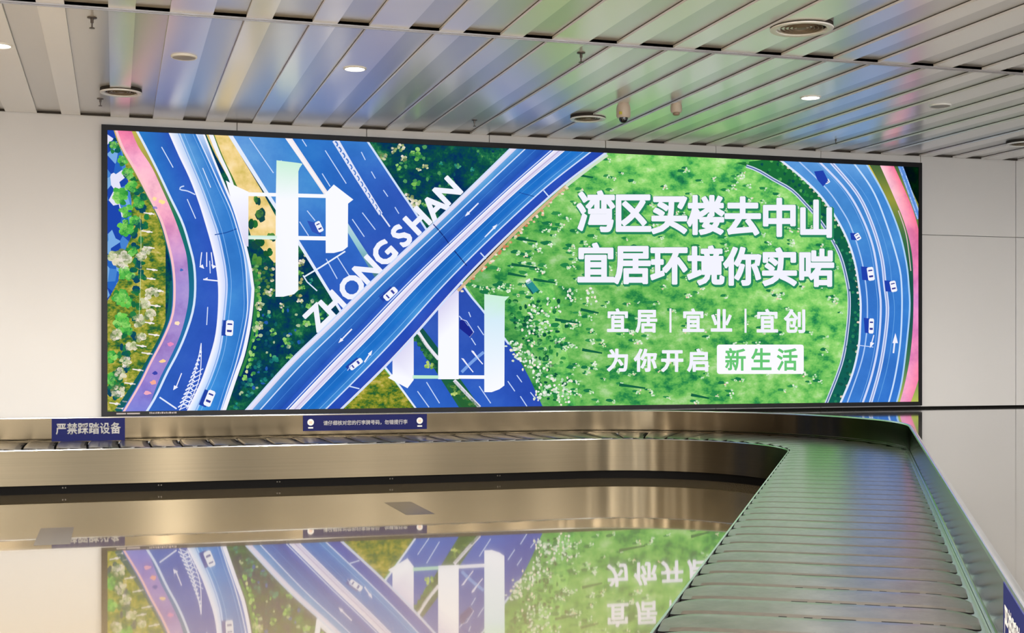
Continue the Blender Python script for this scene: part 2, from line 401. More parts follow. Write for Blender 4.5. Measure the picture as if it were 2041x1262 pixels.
def led_mat(name, kind):
    m = bpy.data.materials.new(name); m.use_nodes = True; nt = m.node_tree; nt.nodes.clear()
    at = N(nt, 'ShaderNodeAttribute'); at.attribute_name = 'led'
    e = N(nt, 'ShaderNodeEmission'); e.inputs[1].default_value = LED
    o = N(nt, 'ShaderNodeOutputMaterial'); nt.links.new(e.outputs[0], o.inputs[0])
    def mul(c1, c2):
        mu = N(nt, 'ShaderNodeMix', data_type='RGBA', blend_type='MULTIPLY'); mu.inputs[0].default_value = 1
        nt.links.new(c1, mu.inputs[6]); nt.links.new(c2, mu.inputs[7]); return mu.outputs[2]
    v = coords(nt)
    L = lambda *c: lin(c)
    if kind == 'plain':
        nt.links.new(at.outputs['Color'], e.inputs[0])
    elif kind == 'road':
        f = noise(nt, v, 2.2, 5, 0.62)
        col = ramp(nt, f, [(0.32, (0.80, 0.86, 0.90)), (0.5, (1, 1, 1)), (0.68, (1.35, 1.22, 1.06))])
        nt.links.new(mul(at.outputs['Color'], col), e.inputs[0])
    elif kind == 'grass':
        f = noise(nt, coords(nt, (1, 1, 1.5)), 4.4, 9, 0.66)
        col = ramp(nt, f, [(0.28, L(20, 104, 72)), (0.38, L(50, 150, 80)), (0.47, L(108, 194, 92)), (0.58, L(150, 216, 116)), (0.72, L(204, 236, 174))])
        nt.links.new(mul(col, at.outputs['Color']), e.inputs[0])
    elif kind == 'forest':
        f = noise(nt, v, 5.0, 9, 0.72)
        col = ramp(nt, f, [(0.32, L(6, 30, 96)), (0.44, L(6, 54, 88)), (0.54, L(12, 76, 68)), (0.63, L(30, 112, 72)), (0.72, L(110, 170, 96)), (0.80, L(224, 220, 180))])
        nt.links.new(mul(col, at.outputs['Color']), e.inputs[0])
    elif kind == 'scrub':
        f = noise(nt, coords(nt, (1, 1, 1.5)), 8.0, 8, 0.74)
        col = ramp(nt, f, [(0.30, L(14, 74, 84)), (0.41, L(56, 116, 52)), (0.50, L(150, 160, 52)), (0.60, L(206, 192, 88)), (0.69, L(232, 216, 166)), (0.78, L(250, 244, 238))])
        nt.links.new(mul(col, at.outputs['Color']), e.inputs[0])
    elif kind == 'tan':
        f = noise(nt, v, 5.5, 6, 0.6)
        col = ramp(nt, f, [(0.32, L(206, 184, 92)), (0.5, L(240, 210, 140)), (0.68, L(250, 226, 176))])
        nt.links.new(mul(col, at.outputs['Color']), e.inputs[0])
    elif kind == 'pink':
        f = noise(nt, v, 4.5, 6, 0.6)
        col = ramp(nt, f, [(0.34, (0.80, 0.72, 0.84)), (0.5, (1, 1, 1)), (0.68, (1.18, 1.2, 1.05))])
        nt.links.new(mul(at.outputs['Color'], col), e.inputs[0])
    elif kind == 'town':
        vo = N(nt, 'ShaderNodeTexVoronoi'); vo.inputs['Scale'].default_value = 9.0; nt.links.new(coords(nt, (1.6, 1, 1)), vo.inputs['Vector'])
        sp = N(nt, 'ShaderNodeSeparateColor'); nt.links.new(vo.outputs['Color'], sp.inputs[0])
        col = ramp(nt, sp.outputs[0], [(0.0, L(30, 70, 170)), (0.3, L(70, 130, 205)), (0.5, L(40, 100, 190)), (0.65, L(120, 170, 225)), (0.85, L(225, 225, 245))], 'CONSTANT')
        nt.links.new(mul(col, at.outputs['Color']), e.inputs[0])
    return m
KINDS = ['plain', 'road', 'grass', 'forest', 'scrub', 'tan', 'pink', 'town']
LEDM = [led_mat('led_'+k, k) for k in KINDS]

class Art:
    """flat coloured shapes on the lit surface; each layer lies a fraction of a millimetre before the last"""
    def __init__(s): s.v = []; s.f = []; s.c = []; s.m = []; s.lay = 0
    def layer(s): s.lay += 1
    def tri(s, p, cols, kind, soff):
        pts = [(x, z, *c) for (x, z), c in zip(p, cols)]
        for ax, lim, sg in ((0, LX0, 1), (0, LX1, -1), (1, LZ0, 1), (1, LZ1, -1)):
            out = []
            for i in range(len(pts)):
                q0, q1 = pts[i-1], pts[i]
                d0, d1 = (q0[ax]-lim)*sg, (q1[ax]-lim)*sg
                if (d0 >= 0) != (d1 >= 0):
                    t = d0/(d0-d1); out.append(tuple(u+(w_-u)*t for u, w_ in zip(q0, q1)))
                if d1 >= 0: out.append(q1)
            pts = out
            if len(pts) < 3: return
        i = len(s.v); y = YS-0.0002*soff
        s.v += [(q[0], y, q[1]) for q in pts]; s.f.append(tuple(range(i, i+len(pts))))
        s.c += [q[2:] for q in pts]; s.m.append(KINDS.index(kind))
    def poly(s, px, col, kind='plain', lay=None):
        """px: outline in the picture; col: one colour or one per point"""
        lay = s.lay if lay is None else lay
        w_ = [on_y(x, y, YS) for x, y in px]; w2 = [(p.x, p.z) for p in w_]
        cols = [lin(c) for c in col] if isinstance(col[0], (tuple, list)) else [lin(col)]*len(px)
        for t in tessellate_polygon([[Vector((x, z, 0)) for x, z in w2]]):
            s.tri([w2[i] for i in t], [cols[i] for i in t], kind, lay)
    def band(s, l, r, cols, kind='plain', n=48):
        """ribbon between two outlines; cols: colours along it, each a colour or a (left, right) pair"""
        l = resample(l, n); r = resample(r, n)
        def col(t):
            q = t*(len(cols)-1); i = min(int(q), len(cols)-2) if len(cols) > 1 else 0; f = q-i
            a_ = cols[i]; b_ = cols[min(i+1, len(cols)-1)]
            if not isinstance(a_[0], (tuple, list)): a_ = (a_, a_)
            if not isinstance(b_[0], (tuple, list)): b_ = (b_, b_)
            return [tuple(u+(w_-u)*f for u, w_ in zip(a_[k], b_[k])) for k in (0, 1)]
        for k in range(n-1):
            c0 = col(k/(n-1)); c1 = col((k+1)/(n-1))
            s.quad([l[k], r[k], r[k+1], l[k+1]], [c0[0], c0[1], c1[1], c1[0]], kind)
    def quad(s, px, cols, kind):
        w2 = [(p.x, p.z) for p in (on_y(x, y, YS) for x, y in px)]; cl = [lin(c) for c in cols]
        s.tri([w2[i] for i in (0, 1, 2)], [cl[i] for i in (0, 1, 2)], kind, s.lay)
        s.tri([w2[i] for i in (0, 2, 3)], [cl[i] for i in (0, 2, 3)], kind, s.lay)
    def line(s, pts, wd, col, n=40, kind='plain', w2=None, smooth=True):
        pts = resample(pts, n) if smooth else pts
        l, r = [], []
        for k, p in enumerate(pts):
            q0 = pts[max(0, k-1)]; q1 = pts[min(len(pts)-1, k+1)]
            dx, dy = q1[0]-q0[0], q1[1]-q0[1]; d = math.hypot(dx, dy) or 1
            h = (wd if w2 is None else wd+(w2-wd)*k/(len(pts)-1))/2
            l.append((p[0]-dy/d*h, p[1]+dx/d*h)); r.append((p[0]+dy/d*h, p[1]-dx/d*h))
        for k in range(len(pts)-1):
            s.quad([l[k], r[k], r[k+1], l[k+1]], [col]*4, kind)
    def blob(s, x, y, rx, ry, col, rng, n=9, jag=0.35, kind='plain'):
        ph = rng.random()*6
        pts = []
        for k in range(n):
            a_ = ph+2*math.pi*k/n; q = 1-jag*rng.random()
            pts.append((x+rx*q*math.cos(a_), y+ry*q*math.sin(a_)))
        w2 = [(p.x, p.z) for p in (on_y(px, py, YS) for px, py in pts)]; c = lin(col)
        for k in range(1, n-1):
            s.tri([w2[0], w2[k], w2[k+1]], [c]*3, kind, s.lay)
    def text(s, ch, cx, cy, wpx, hpx, col, bold=0.03, rot=0.0, lat=False):
        vs, fs = glyphs(ch, bold)
        if lat: xm = (min(v[0] for v in vs)+max(v[0] for v in vs))/2; ym = 0.341
        else: xm, ym = 0.5, 0.385
        ca, sa = math.cos(rot), math.sin(rot)
        pts = []
        for vx, vy in vs:
            u, v_ = (vx-xm)*wpx, (vy-ym)*hpx
            pts.append((cx+u*ca-v_*sa, cy-(u*sa+v_*ca)))
        w2 = [(p.x, p.z) for p in (on_y(px, py, YS) for px, py in pts)]; c = lin(col)
        for t in fs: s.tri([w2[i] for i in t], [c]*3, 'plain', s.lay)
    def build(s, name, parent=None):
        me = bpy.data.meshes.new(name); me.from_pydata(s.v, [], s.f)
        for m in LEDM: me.materials.append(m)
        me.polygons.foreach_set('material_index', s.m)
        at = me.color_attributes.new('led', 'FLOAT_COLOR', 'POINT')
        flat = []
        for c in s.c: flat += [c[0], c[1], c[2], 1.0]
        at.data.foreach_set('color', flat); me.update()
        o = bpy.data.objects.new(name, me); C.objects.link(o)
        return o
def resample(p, n):
    """even samples of a smooth curve through the points"""
    if len(p) > 2:
        q = [p[0]]+list(p)+[p[-1]]; o = []
        for i in range(1, len(q)-2):
            for k in range(8):
                t = k/8; a_, b_, c_, d_ = q[i-1], q[i], q[i+1], q[i+2]
                o.append(tuple(0.5*((2*b_[j])+(-a_[j]+c_[j])*t+(2*a_[j]-5*b_[j]+4*c_[j]-d_[j])*t*t+(-a_[j]+3*b_[j]-3*c_[j]+d_[j])*t**3) for j in (0, 1)))
        o.append(p[-1]); p = o
    d = [0]
    for i in range(1, len(p)): d.append(d[-1]+math.hypot(p[i][0]-p[i-1][0], p[i][1]-p[i-1][1]))
    r = []; j = 0
    for k in range(n):
        t = d[-1]*k/(n-1)
        while j < len(d)-2 and d[j+1] < t: j += 1
        f = (t-d[j])/((d[j+1]-d[j]) or 1)
        r.append((p[j][0]+(p[j+1][0]-p[j][0])*f, p[j][1]+(p[j+1][1]-p[j][1])*f))
    return r
def mixl(l, r, t): return [(a_[0]+(b_[0]-a_[0])*t, a_[1]+(b_[1]-a_[1])*t) for a_, b_ in zip(l, r)]
def inside(p, poly):
    c = False
    for i in range(len(poly)):
        (x0, y0), (x1, y1) = poly[i-1], poly[i]
        if (y0 > p[1]) != (y1 > p[1]) and p[0] < (x1-x0)*(p[1]-y0)/(y1-y0)+x0: c = not c
    return c

art = Art(); rng = random.Random(11)
WHITE = (240, 240, 255); PALE = (214, 226, 250)
NAVY = (44, 82, 182); MID = (44, 118, 200); DEEP = (36, 70, 168); LITE = (78, 146, 212)
# --- traced outlines
pinkL = [(227,255),(241,294),(268.5,342),(294.6,391.7),(318.4,439),(332.7,487),(342,530),(345,579),(341,628),(322.7,675),(298,721.7),(276,766),(243,822)]
pinkR = [(260,255),(275.6,292),(301.8,332),(323,377),(342,420),(356.5,458),(370.7,503.5),(375,540),(376.7,579),(373,616),(359.5,667.6),(337.4,716.7),(317.8,756),(303,795),(296,822)]
r1L = [(272,255),(292,292),(318.4,344),(342,394),(366,444),(380,489),(389.5,530),(391.5,579),(386.6,621),(371.8,667.6),(354.6,707),(335,743.8),(313,790.4),(294,822)]
medL = [(333,255),(356.5,308.5),(377.9,353.7),(396.9,403.6),(411,448.8),(423,491.6),(431,530),(435.7,574),(434.5,628),(428.3,677.4),(413.6,726.6),(398.8,766),(372,822)]
medR = [(356,258),(380,315.6),(404,372.7),(423,425),(437.3,467.8),(446.8,510.6),(451,535),(454,574),(448,640.6),(440.6,697),(423.4,751),(406,790.4),(392,822)]
outL = [(388,260),(416,320),(439.7,372.7),(461,420),(473,458),(484.9,501),(490,535),(492,567),(493.4,616),(484.8,667.6),(470,726.6),(455.4,770.8),(439,822)]
outR = [(403,262),(427.8,325),(451.6,382),(467,420),(484.9,479.7),(496.7,530),(501,560),(503,579),(497,640.6),(484.8,702),(470,746),(444,822)]
BL, BR = [(1018,295),(864,444.8),(740,561.4),(648.5,651),(571,726),(489,818)], [(1222,295),(1207,306),(1122,370),(1025,457.6),(924,558.7),(828.7,666.5),(762,737.4),(679,818)]
hA_L = [(456,268),(520,370),(597,489.6),(655,584),(700,655),(769,737),(828,816)]
hA_R = [(563,268),(649,393),(720,508),(775,600),(836,690),(915,813)]
hB_L = [(577,268),(660,393),(734,508),(800,600),(870,690),(958,813)]
hB_R = [(727,272),(800,382),(826,420),(924,569),(964,620),(1015,686),(1050,744),(1068,782),(1084,816)]

# --- ground covers
art.poly([(200,240),(345,240),(345,840),(200,840)], [(236,236,236)]*4, 'scrub')
art.layer()
art.poly([(205,240),(232,250),(250,330),(262,400),(262,470),(240,520),(236,560),(214,600),(205,620)], (255,255,255), 'town')
art.poly([(330,240),(1060,240),(1020,300),(489,840),(330,840)], (255,255,255), 'forest')
art.poly([(1190,280),(1860,280),(1860,830),(640,830),(1000,490)], [(255,255,255),(255,255,255),(255,255,255),(200,215,215),(205,220,215)], 'grass')
art.layer()
# rough green at the lower edge, under the bridge
art.poly([(660,820),(764,735),(830,815)], (225,225,205), 'scrub')
# darker thicket beside the highway right of the bridge
art.poly([(925,560),(1000,500),(1100,560),(1130,700),(1150,830),(1070,830),(1010,690)], [(150,190,190),(225,235,230),(255,255,255),(255,255,255),(220,240,240),(150,190,190),(140,180,190)], 'grass')
art.layer()
# tan verge
art.poly([(405,255),(462,262),(480,311),(500,344),(521,379),(560,450),(585,520),(560,540),(500,470),(478,400),(455,355),(430,310)], (255,255,255), 'tan')
art.layer()
for x, y, rx, ry in ((512,400,7,12),(520,430,12,16),(505,450,10,14),(515,486,16,14),(540,470,10,12),(512,520,10,16),(534,500,8,10),(560,520,8,12)):
    for k in range(4): art.blob(x+rng.uniform(-5,5), y+rng.uniform(-6,6), rx*.7, ry*.7, rng.choice(((24,84,48),(40,112,52),(84,140,60),(20,70,70))), rng)
for y in range(530, 590, 8):
    for x in range(500, 600, 9):
        art.blob(x+rng.uniform(-4,4), y+rng.uniform(-4,4), 4.5, 4, rng.choice(((170,170,110),(210,200,170),(60,110,60),(20,80,60),(120,150,80),(24,70,80))), rng)
# hedge along the left roads
art.line([(424,268),(444,318),(466,363),(486,410)], 5, (70,120,50))
art.line([(506,520),(511,580),(506,650),(494,705),(478,750)], 9, (46,128,66), w2=5)
for k in range(46):
    t = rng.random(); p = resample([(507,520),(513,580),(509,650),(500,705),(484,760)], 50)[int(t*49)]
    art.blob(p[0]+rng.uniform(-3,6), p[1], 4, 4.5, rng.choice(((110,180,80),(150,205,110),(60,150,70),(210,220,160))), rng)
# --- trees of the dark wood
def tree(x, y, r, cols, n=9):
    for k in range(n):
        a_ = rng.random()*6.28; q = r*0.75*math.sqrt(rng.random())
        art.blob(x+q*math.cos(a_), y+q*math.sin(a_), r*.42, r*.38, rng.choice(cols), rng, 8)
GREEN = ((60,140,70),(110,180,80),(36,110,66),(150,205,110)); TEAL = ((24,110,110),(36,140,120),(16,84,96),(70,160,120))
PALEG = ((200,205,160),(226,216,190),(150,170,110),(110,130,84),(236,226,214))
for x, y, r, c in ((830,308,14,GREEN),(828,367,11,GREEN),(795,333,8,GREEN),(765,312,9,PALEG),(785,300,8,PALEG),(805,316,8,PALEG),(912,331,7,TEAL),(940,338,6,TEAL),
                   (880,326,5,TEAL),(800,294,9,PALEG),(848,332,7,PALEG),(834,338,6,PALEG),(815,393,10,PALEG),(830,405,11,PALEG),(846,408,7,GREEN),(818,410,8,PALEG),
                   (612,645,9,GREEN),(598,600,7,PALEG),(572,680,10,GREEN),(545,663,9,GREEN),(561,609,6,PALEG),(545,716,11,TEAL),(513,731,10,TEAL),(577,712,8,GREEN),
                   (493,764,12,TEAL),(498,785,9,TEAL),(526,759,8,TEAL),(520,650,10,PALEG),(516,610,10,PALEG),(537,582,9,PALEG),(616,610,8,GREEN),(604,572,6,GREEN),(535,630,6,TEAL),
                   (610,505,9,PALEG),(602,523,8,PALEG),(598,545,7,GREEN),(620,560,6,TEAL),(470,810,8,TEAL)):
    tree(x, y, r, c)
woods = [(510,560),(560,600),(640,590),(690,600),(600,690),(560,730),(500,800),(470,800),(500,700)]
for k in range(170):
    x, y = rng.uniform(470, 690), rng.uniform(560, 808)
    if inside((x, y), woods): art.blob(x, y, rng.uniform(2.5,6), rng.uniform(2.5,5.5), rng.choice(((30,110,70),(20,96,96),(60,140,74),(14,74,96),(110,180,90),(36,90,170),(170,190,150))), rng, 8)
for k in range(90):
    x, y = rng.uniform(745, 1000), rng.uniform(288, 420)
    if inside((x, y), [(745,288),(1000,296),(850,450),(830,420)]): art.blob(x, y, rng.uniform(2.5,6), rng.uniform(2.5,5.5), rng.choice(((20,90,70),(16,80,90),(40,120,70),(10,60,90),(80,150,90))), rng, 8)
# --- left town and scrub trees
BRIGHT = ((70,170,70),(110,200,80),(44,140,60),(150,214,110),(90,186,76))
for k in range(120):
    t = rng.random(); p = resample([(222,275),(262,340),(284,400),(280,470),(278,560),(268,640),(248,720),(224,800)], 60)[int(t*59)]
    art.blob(p[0]+rng.uniform(-16,10), p[1]+rng.uniform(-8,8), rng.uniform(5,9), rng.uniform(5,9), rng.choice(((16,88,84),(24,104,64),(14,70,96),(40,124,66))), rng, 8)
for x, y, r, c in ((226,288,7,GREEN),(246,318,8,GREEN),(255,345,9,GREEN),(262,372,10,GREEN),(238,392,13,GREEN),(275,405,9,GREEN),(252,420,10,GREEN),(250,455,12,GREEN),(268,440,8,GREEN),
                   (262,500,8,GREEN),(240,520,16,PALEG),(228,512,10,PALEG),(252,545,12,GREEN),(240,592,12,GREEN),(252,602,9,GREEN),(242,640,12,GREEN),(250,655,11,GREEN),(232,668,9,PALEG),
                   (222,712,9,GREEN),(222,756,10,GREEN),(282,510,8,PALEG),(292,500,7,PALEG),(303,584,10,PALEG),(290,604,9,PALEG),(276,640,10,PALEG),(300,628,9,PALEG),
                   (262,690,9,PALEG),(250,722,9,PALEG),(235,780,10,PALEG),(240,745,9,PALEG),(280,672,8,PALEG)):
    tree(x, y, r*1.45, BRIGHT if c is GREEN else c, 20)
for x, y in ((300,426),(296,462),(300,494),(302,556),(306,538),(318,580),(312,610),(300,644),(310,668),(284,690),(296,705),(278,738),(262,765),(258,802),(246,815),(236,790),(232,805)):
    art.line([(x-14, y-2), (x+8, y+1)], 2.5, (236,228,226), 4); art.blob(x, y, 5, 3, (244,236,232), rng)
art.line([(279,430),(281,480),(280,560),(277,640)], 1.4, (190,210,160))
art.line([(345,560),(336,640),(310,700),(270,770),(235,822)], 11, (22,92,96), w2=16)
art.layer()
# --- left roads
art.band([(x-2, y) for x, y in pinkL], [(x+14, y) for x, y in pinkR], [(196,180,84),(150,150,70),(28,116,96),(24,104,128),(34,110,160),(44,112,176),(60,110,180)])
art.layer()
art.band(pinkL, pinkR, [(240,120,160),(250,176,206),(250,190,204),(244,166,196),(200,150,206),(160,140,208),(164,140,206),(160,132,200),(150,128,206),(120,126,212)], 'pink')
art.layer()
art.line([(x+3, y) for x, y in pinkL], 5, (246,196,200), w2=4)
for x, y, r, c in ((323,402,8,(252,226,150)),(308,396,7,(250,220,160)),(354,644,8,(252,226,190)),(340,686,8,(226,140,190)),(324,720,8,(250,210,150)),(308,744,7,(60,70,170)),(306,762,9,(244,170,150)),(294,783,9,(236,170,190)),(362,538,5,(70,110,190)),(309,414,6,(120,120,200))):
    art.blob(x, y, r, r*.7, c, rng, 10, .5)
art.band(r1L, medL, [((48,130,204),(44,84,180)),((44,112,196),(46,84,186)),((44,98,190),(48,86,188)),((48,92,188),(52,88,190)),((48,92,188),(50,88,190)),((48,92,186),(50,88,190)),((48,98,190),(48,88,188))], 'road')
art.band(medL, medR, [((240,240,252),(176,206,240)),((236,236,252),(170,200,240)),((246,244,255),(190,206,246)),((246,246,255),(180,206,250)),((240,244,255),(150,196,244))])
art.band(medR, outL, [((90,150,214),(44,116,196)),((84,150,216),(42,114,200)),((56,124,204),(52,124,204)),((64,136,212),(50,116,200)),((70,146,220),(44,120,204)),((64,150,224),(44,116,204))], 'road')
art.layer()
art.band(outL, outR, [(200,216,244),(70,130,210),(60,120,204),(150,190,240),(70,120,206),(60,110,200),(120,170,236)])
art.line([(418,262),(436,308),(456,350),(470,388)], 9, (240,240,248), w2=5)
art.layer()
art.line([(x-2.5, y) for x, y in r1L], 4.5, (214,228,250)); art.line([(x+1, y) for x, y in medL], 4, WHITE)
art.line(outL, 2.4, PALE); art.line([(x+1, y) for x, y in outR], 3.5, WHITE, w2=8)
art.line([(428,468),(450,464),(472,456)], 2, (30,80,160), 5)
art.line([(x-7, y) for x, y in outL], 1.2, (120,170,230)); art.line([(x+7, y) for x, y in medR], 1.2, (130,180,236)); art.line([(x-4, y) for x, y in medR], 1.4, (120,160,224))
for q in ([(322,293),(345,334)],[(373,397),(390,436)],[(404,335),(420,374)],[(414,612),(412,648)],[(419,545),(418,520)]): art.line(q, 1.8, PALE, 4)
# turn arrow, lane arrows and a car
art.line([(389,388),(374,381),(359,378),(360,373),(367,371)], 2.4, (206,220,250), 12)
for x0, s_ in ((402,-1),(412,0),(421,1)):
    art.line([(x0,503),(x0+s_*2,520),(x0+s_*3,532)], 2, WHITE, 6)
art.poly([(397,532),(404,527),(407,536)], WHITE); art.poly([(421,527),(432,531),(424,536)], WHITE)
art.line([(405,557),(434,560)], 2.6, WHITE, 3); art.poly([(405,557),(414,553),(413,559)], WHITE)
art.line([(362,744),(351,772)], 2, WHITE, 3); art.poly([(345,778),(347,768),(355,772)], WHITE)
art.line([(318,792),(352,815)], 3, (226,234,252), 3)
# zebra gore
art.line([(401,684),(392,730),(378,775),(358,818)], 1.4, WHITE); art.line([(401,684),(400,735),(393,768),(372,815)], 1.6, WHITE)
for k in range(14):
    t = k/13; yc = 700+t*108; xa = 399-38*t-6*t*t; xb = 401-24*t; art.line([(xa, yc+4), ((xa+xb)/2, yc-2), (xb, yc+3)], 2.6, (232,238,254), 5)
for k in range(8):
    yc = 735+k*10; art.line([(405-k*3, yc), (385-k*4, yc+12)], 1.8, (220,230,252), 3)
def car_shape(x, y, ln, wd, ang, body=(240,242,250), glass=(50,60,150), shadow=True):
    ca, sa = math.cos(ang), math.sin(ang)
    T = lambda u, v: (x+u*ca-v*sa, y+u*sa+v*ca)
    if shadow:
        art.poly([(px-wd*.55, py) for px, py in [T(-ln*.5,-wd*.5),T(ln*.5,-wd*.5),T(ln*.5,wd*.5),T(-ln*.5,wd*.5)]], (34,66,164))
    art.layer()
    art.poly([T(-ln*.5,-wd*.32),T(-ln*.42,-wd*.5),T(ln*.42,-wd*.5),T(ln*.5,-wd*.32),T(ln*.5,wd*.32),T(ln*.42,wd*.5),T(-ln*.42,wd*.5),T(-ln*.5,wd*.32)], body)
    art.layer()
    art.poly([T(ln*.12,-wd*.34),T(ln*.26,-wd*.3),T(ln*.26,wd*.3),T(ln*.12,wd*.34)], glass); art.poly([T(-ln*.3,-wd*.3),T(-ln*.2,-wd*.34),T(-ln*.2,wd*.34),T(-ln*.3,wd*.3)], glass)
car_shape(457.5, 654, 31, 15, math.radians(94)); car_shape(417.5, 794, 33, 15, math.radians(112))
art.layer()
# --- the two carriageways crossing under the bridge
art.band(hA_L, hA_R, [((96,150,216),(60,130,206)),((84,146,214),(64,136,208)),((52,110,200),(50,104,196)),((48,90,188),(48,92,190)),((48,92,190),(46,86,186)),((46,100,194),(44,96,194))], 'road')
art.band(hB_L, hB_R, [((40,110,196),(60,130,206)),((40,106,192),(54,92,190)),((46,84,182),(48,84,180)),((44,80,178),(46,80,176)),((48,88,184),(44,80,180)),((46,96,196),(44,76,178))], 'road')
art.band(hA_R, hB_L, [(240,232,238),(238,228,230),(150,200,210),(20,70,80),(24,90,72),(40,100,60)])
art.layer()
art.poly([(822,664),(835,668),(873,720),(873,745),(852,716)], (26,88,60)); art.poly([(893,764),(908,760),(957,811),(920,811)], (40,96,52))
for k in range(26):
    t = rng.random(); art.blob(826+t*50+rng.uniform(-4,4), 672+t*66, 5, 5, rng.choice(((30,100,60),(70,140,70),(16,70,60))), rng)
    art.blob(898+t*44+rng.uniform(-5,5), 768+t*40, 5, 4, rng.choice(((40,110,60),(110,150,70),(20,80,56))), rng)
tree(855, 728, 10, ((150,190,90),(180,205,110),(110,160,70))); tree(905, 786, 7, ((170,200,110),(200,214,120)))
art.line([(832,660),(852,690),(874,716)], 7, (232,230,240)); art.line([(905,758),(930,785),(956,812)], 7, (226,222,236))
art.line([(x+2, y) for x, y in hA_L], 8, (226,234,250), w2=3.5); art.line([(x-1, y) for x, y in hB_R[:6]], 4, (206,222,248))
art.line([(575,278),(655,393)], 7, (244,240,244), 8, w2=4)
for q in ([(497,275),(545,345)],[(602,278),(611,292)],[(648,300),(690,366)],[(642,346),(658,372)],[(722,424),(748,458)],[(702,437),(726,472)],[(720,303),(728,319)],[(740,342),(748,356)],[(764,379),(773,392)],[(787,413),(795,426)],
          [(612,420),(628,440)],[(650,516),(672,556)],[(672,512),(700,556)],[(934,622),(938,632)],[(952,650),(964,668)],[(939,674),(948,688)],[(1012,760),(1026,780)],[(1037,790),(1050,810)],[(1030,748),(1040,762)],[(955,770),(978,804)],[(850,762),(876,804)],[(832,780),(855,812)],
          [(560,320),(590,372)],[(597,442),(615,470)],[(915,630),(933,650)],[(1057,782),(1065,792)]): art.line(q, 1.9, (196,214,248), 4)
# hatched strip narrowing down the carriageway
art.line([(668,279),(712,352),(759,427)], 13, (222,226,246), w2=8); art.line([(757,424),(777,452)], 3, (222,226,246), 4)
art.layer()
for k in range(13):
    t = k/12; x = 672+t*86; y = 286+t*137
    art.line([(x-4+t, y-4), (x+1, y+1), (x-1, y+6)], 3.2-t*1.4, (70,120,200), 4)
art.poly([(612,440),(640,446),(640,470),(622,462)], (50,84,180)); car_shape(636, 452, 22, 11, math.radians(64), shadow=False)
art.line([(606,552),(640,532),(688,501)], 3, (232,240,252), 4, smooth=False); art.line([(604,549),(612,562),(632,580)], 2.4, (220,232,252), 4, smooth=False)
# junction boxes right of the bridge
art.poly([(916,640),(922,636),(944,664),(937,672),(916,655)], (28,40,140))
art.line([(918,636),(930,640),(944,662),(936,672)], 1.6, (206,214,244), 4, smooth=False)
art.line([(920,742),(942,720),(964,702)], 6, (120,160,226), 4)
for q in ([(922,716),(943,742)],[(940,700),(962,726)]): art.line(q, 2, WHITE, 3)
art.poly([(919,714),(924,715),(936,732),(930,728)], WHITE); art.poly([(939,698),(944,700),(955,716),(950,712)], WHITE)
art.layer()
# --- big white letters of the title that pass under the bridge
title_layer = art.lay+12
bridge_layer = art.lay+34
# --- scattered trees on the meadow
meadow = [(1215,318),(1500,345),(1600,420),(1670,520),(1686,640),(1660,740),(1630,800),(1130,805),(1020,690),(940,570),(1000,500),(1100,410)]
def shadow_at(x, y, r): art.blob(x-r*1.0, y-r*.35, r*1.3, r*.55, rng.choice(((36,130,72),(48,140,76),(28,116,72))), rng, 9, .4)
pts = []
while len(pts) < 330:
    x, y = rng.uniform(930, 1690), rng.uniform(318, 805)
    if not inside((x, y), meadow): continue
    if x > 1180 and rng.random() < 0.35: continue
    pts.append((x, y))
for x, y in pts: shadow_at(x, y, rng.uniform(4, 8)*(1.25 if x < 1150 else 1))
art.layer()
WT = ((232,238,222),(196,226,190),(168,216,156),(214,232,206)); 
for x, y in pts:
    r = rng.uniform(2.4, 5.2)
    for k in range(7):
        art.blob(x+rng.uniform(-r,r), y+rng.uniform(-r,r), r*.55, r*.5, rng.choice(WT if rng.random() < .75 else ((120,200,110),(236,206,180),(150,214,130))), rng, 6)
# blossom-white thicket near the road and dark leafy clumps
for k in range(420):
    x = rng.gauss(1050, 36); y = rng.uniform(600, 806)
    if x < 1008+(y-600)*0.38: continue
    art.blob(x, y, rng.uniform(3,7), rng.uniform(3,6), rng.choice(((24,104,58),(40,130,66),(60,150,74),(96,180,92),(16,84,60),(130,200,120))), rng, 7)
art.layer()
for cx_, cy_, n_, sd in ((1024,690,16,9),(1040,715,22,11),(1062,720,20,11),(1075,745,18,10),(1085,775,22,9),(1112,770,24,11),(1120,795,20,10),(1065,625,18,10),(1085,650,12,9),(1050,660,10,8),(1032,700,12,8),(1130,760,10,10),(1175,590,12,9),(1135,590,10,9),(1100,610,10,10),(1070,790,10,6)):
    for k in range(n_):
        art.blob(rng.gauss(cx_, sd), rng.gauss(cy_, sd), rng.uniform(2,4.2), rng.uniform(2,4.2), rng.choice(((238,240,232),(214,230,214),(236,228,210),(180,214,180))), rng, 6)
# long shadows and the parked truck near the bridge
for x, y, l_ in ((1045,530,26),(1160,350,22),(1030,548,18),(1260,770,26),(1000,460,16),(1085,560,22),(1180,700,20),(1130,640,24),(1050,478,20),(1175,620,18),(1395,790,18)):
    art.line([(x-l_, y-3), (x+l_, y+4)], 6, (20,96,66), 5, w2=3)
art.layer(); art.poly([(1046,566),(1058,558),(1074,578),(1062,586)], (44,140,140)); art.poly([(1047,560),(1055,555),(1060,562),(1051,567)], (236,240,248)); art.line([(1046,564),(1062,586)], 3, (12,60,70), 3)
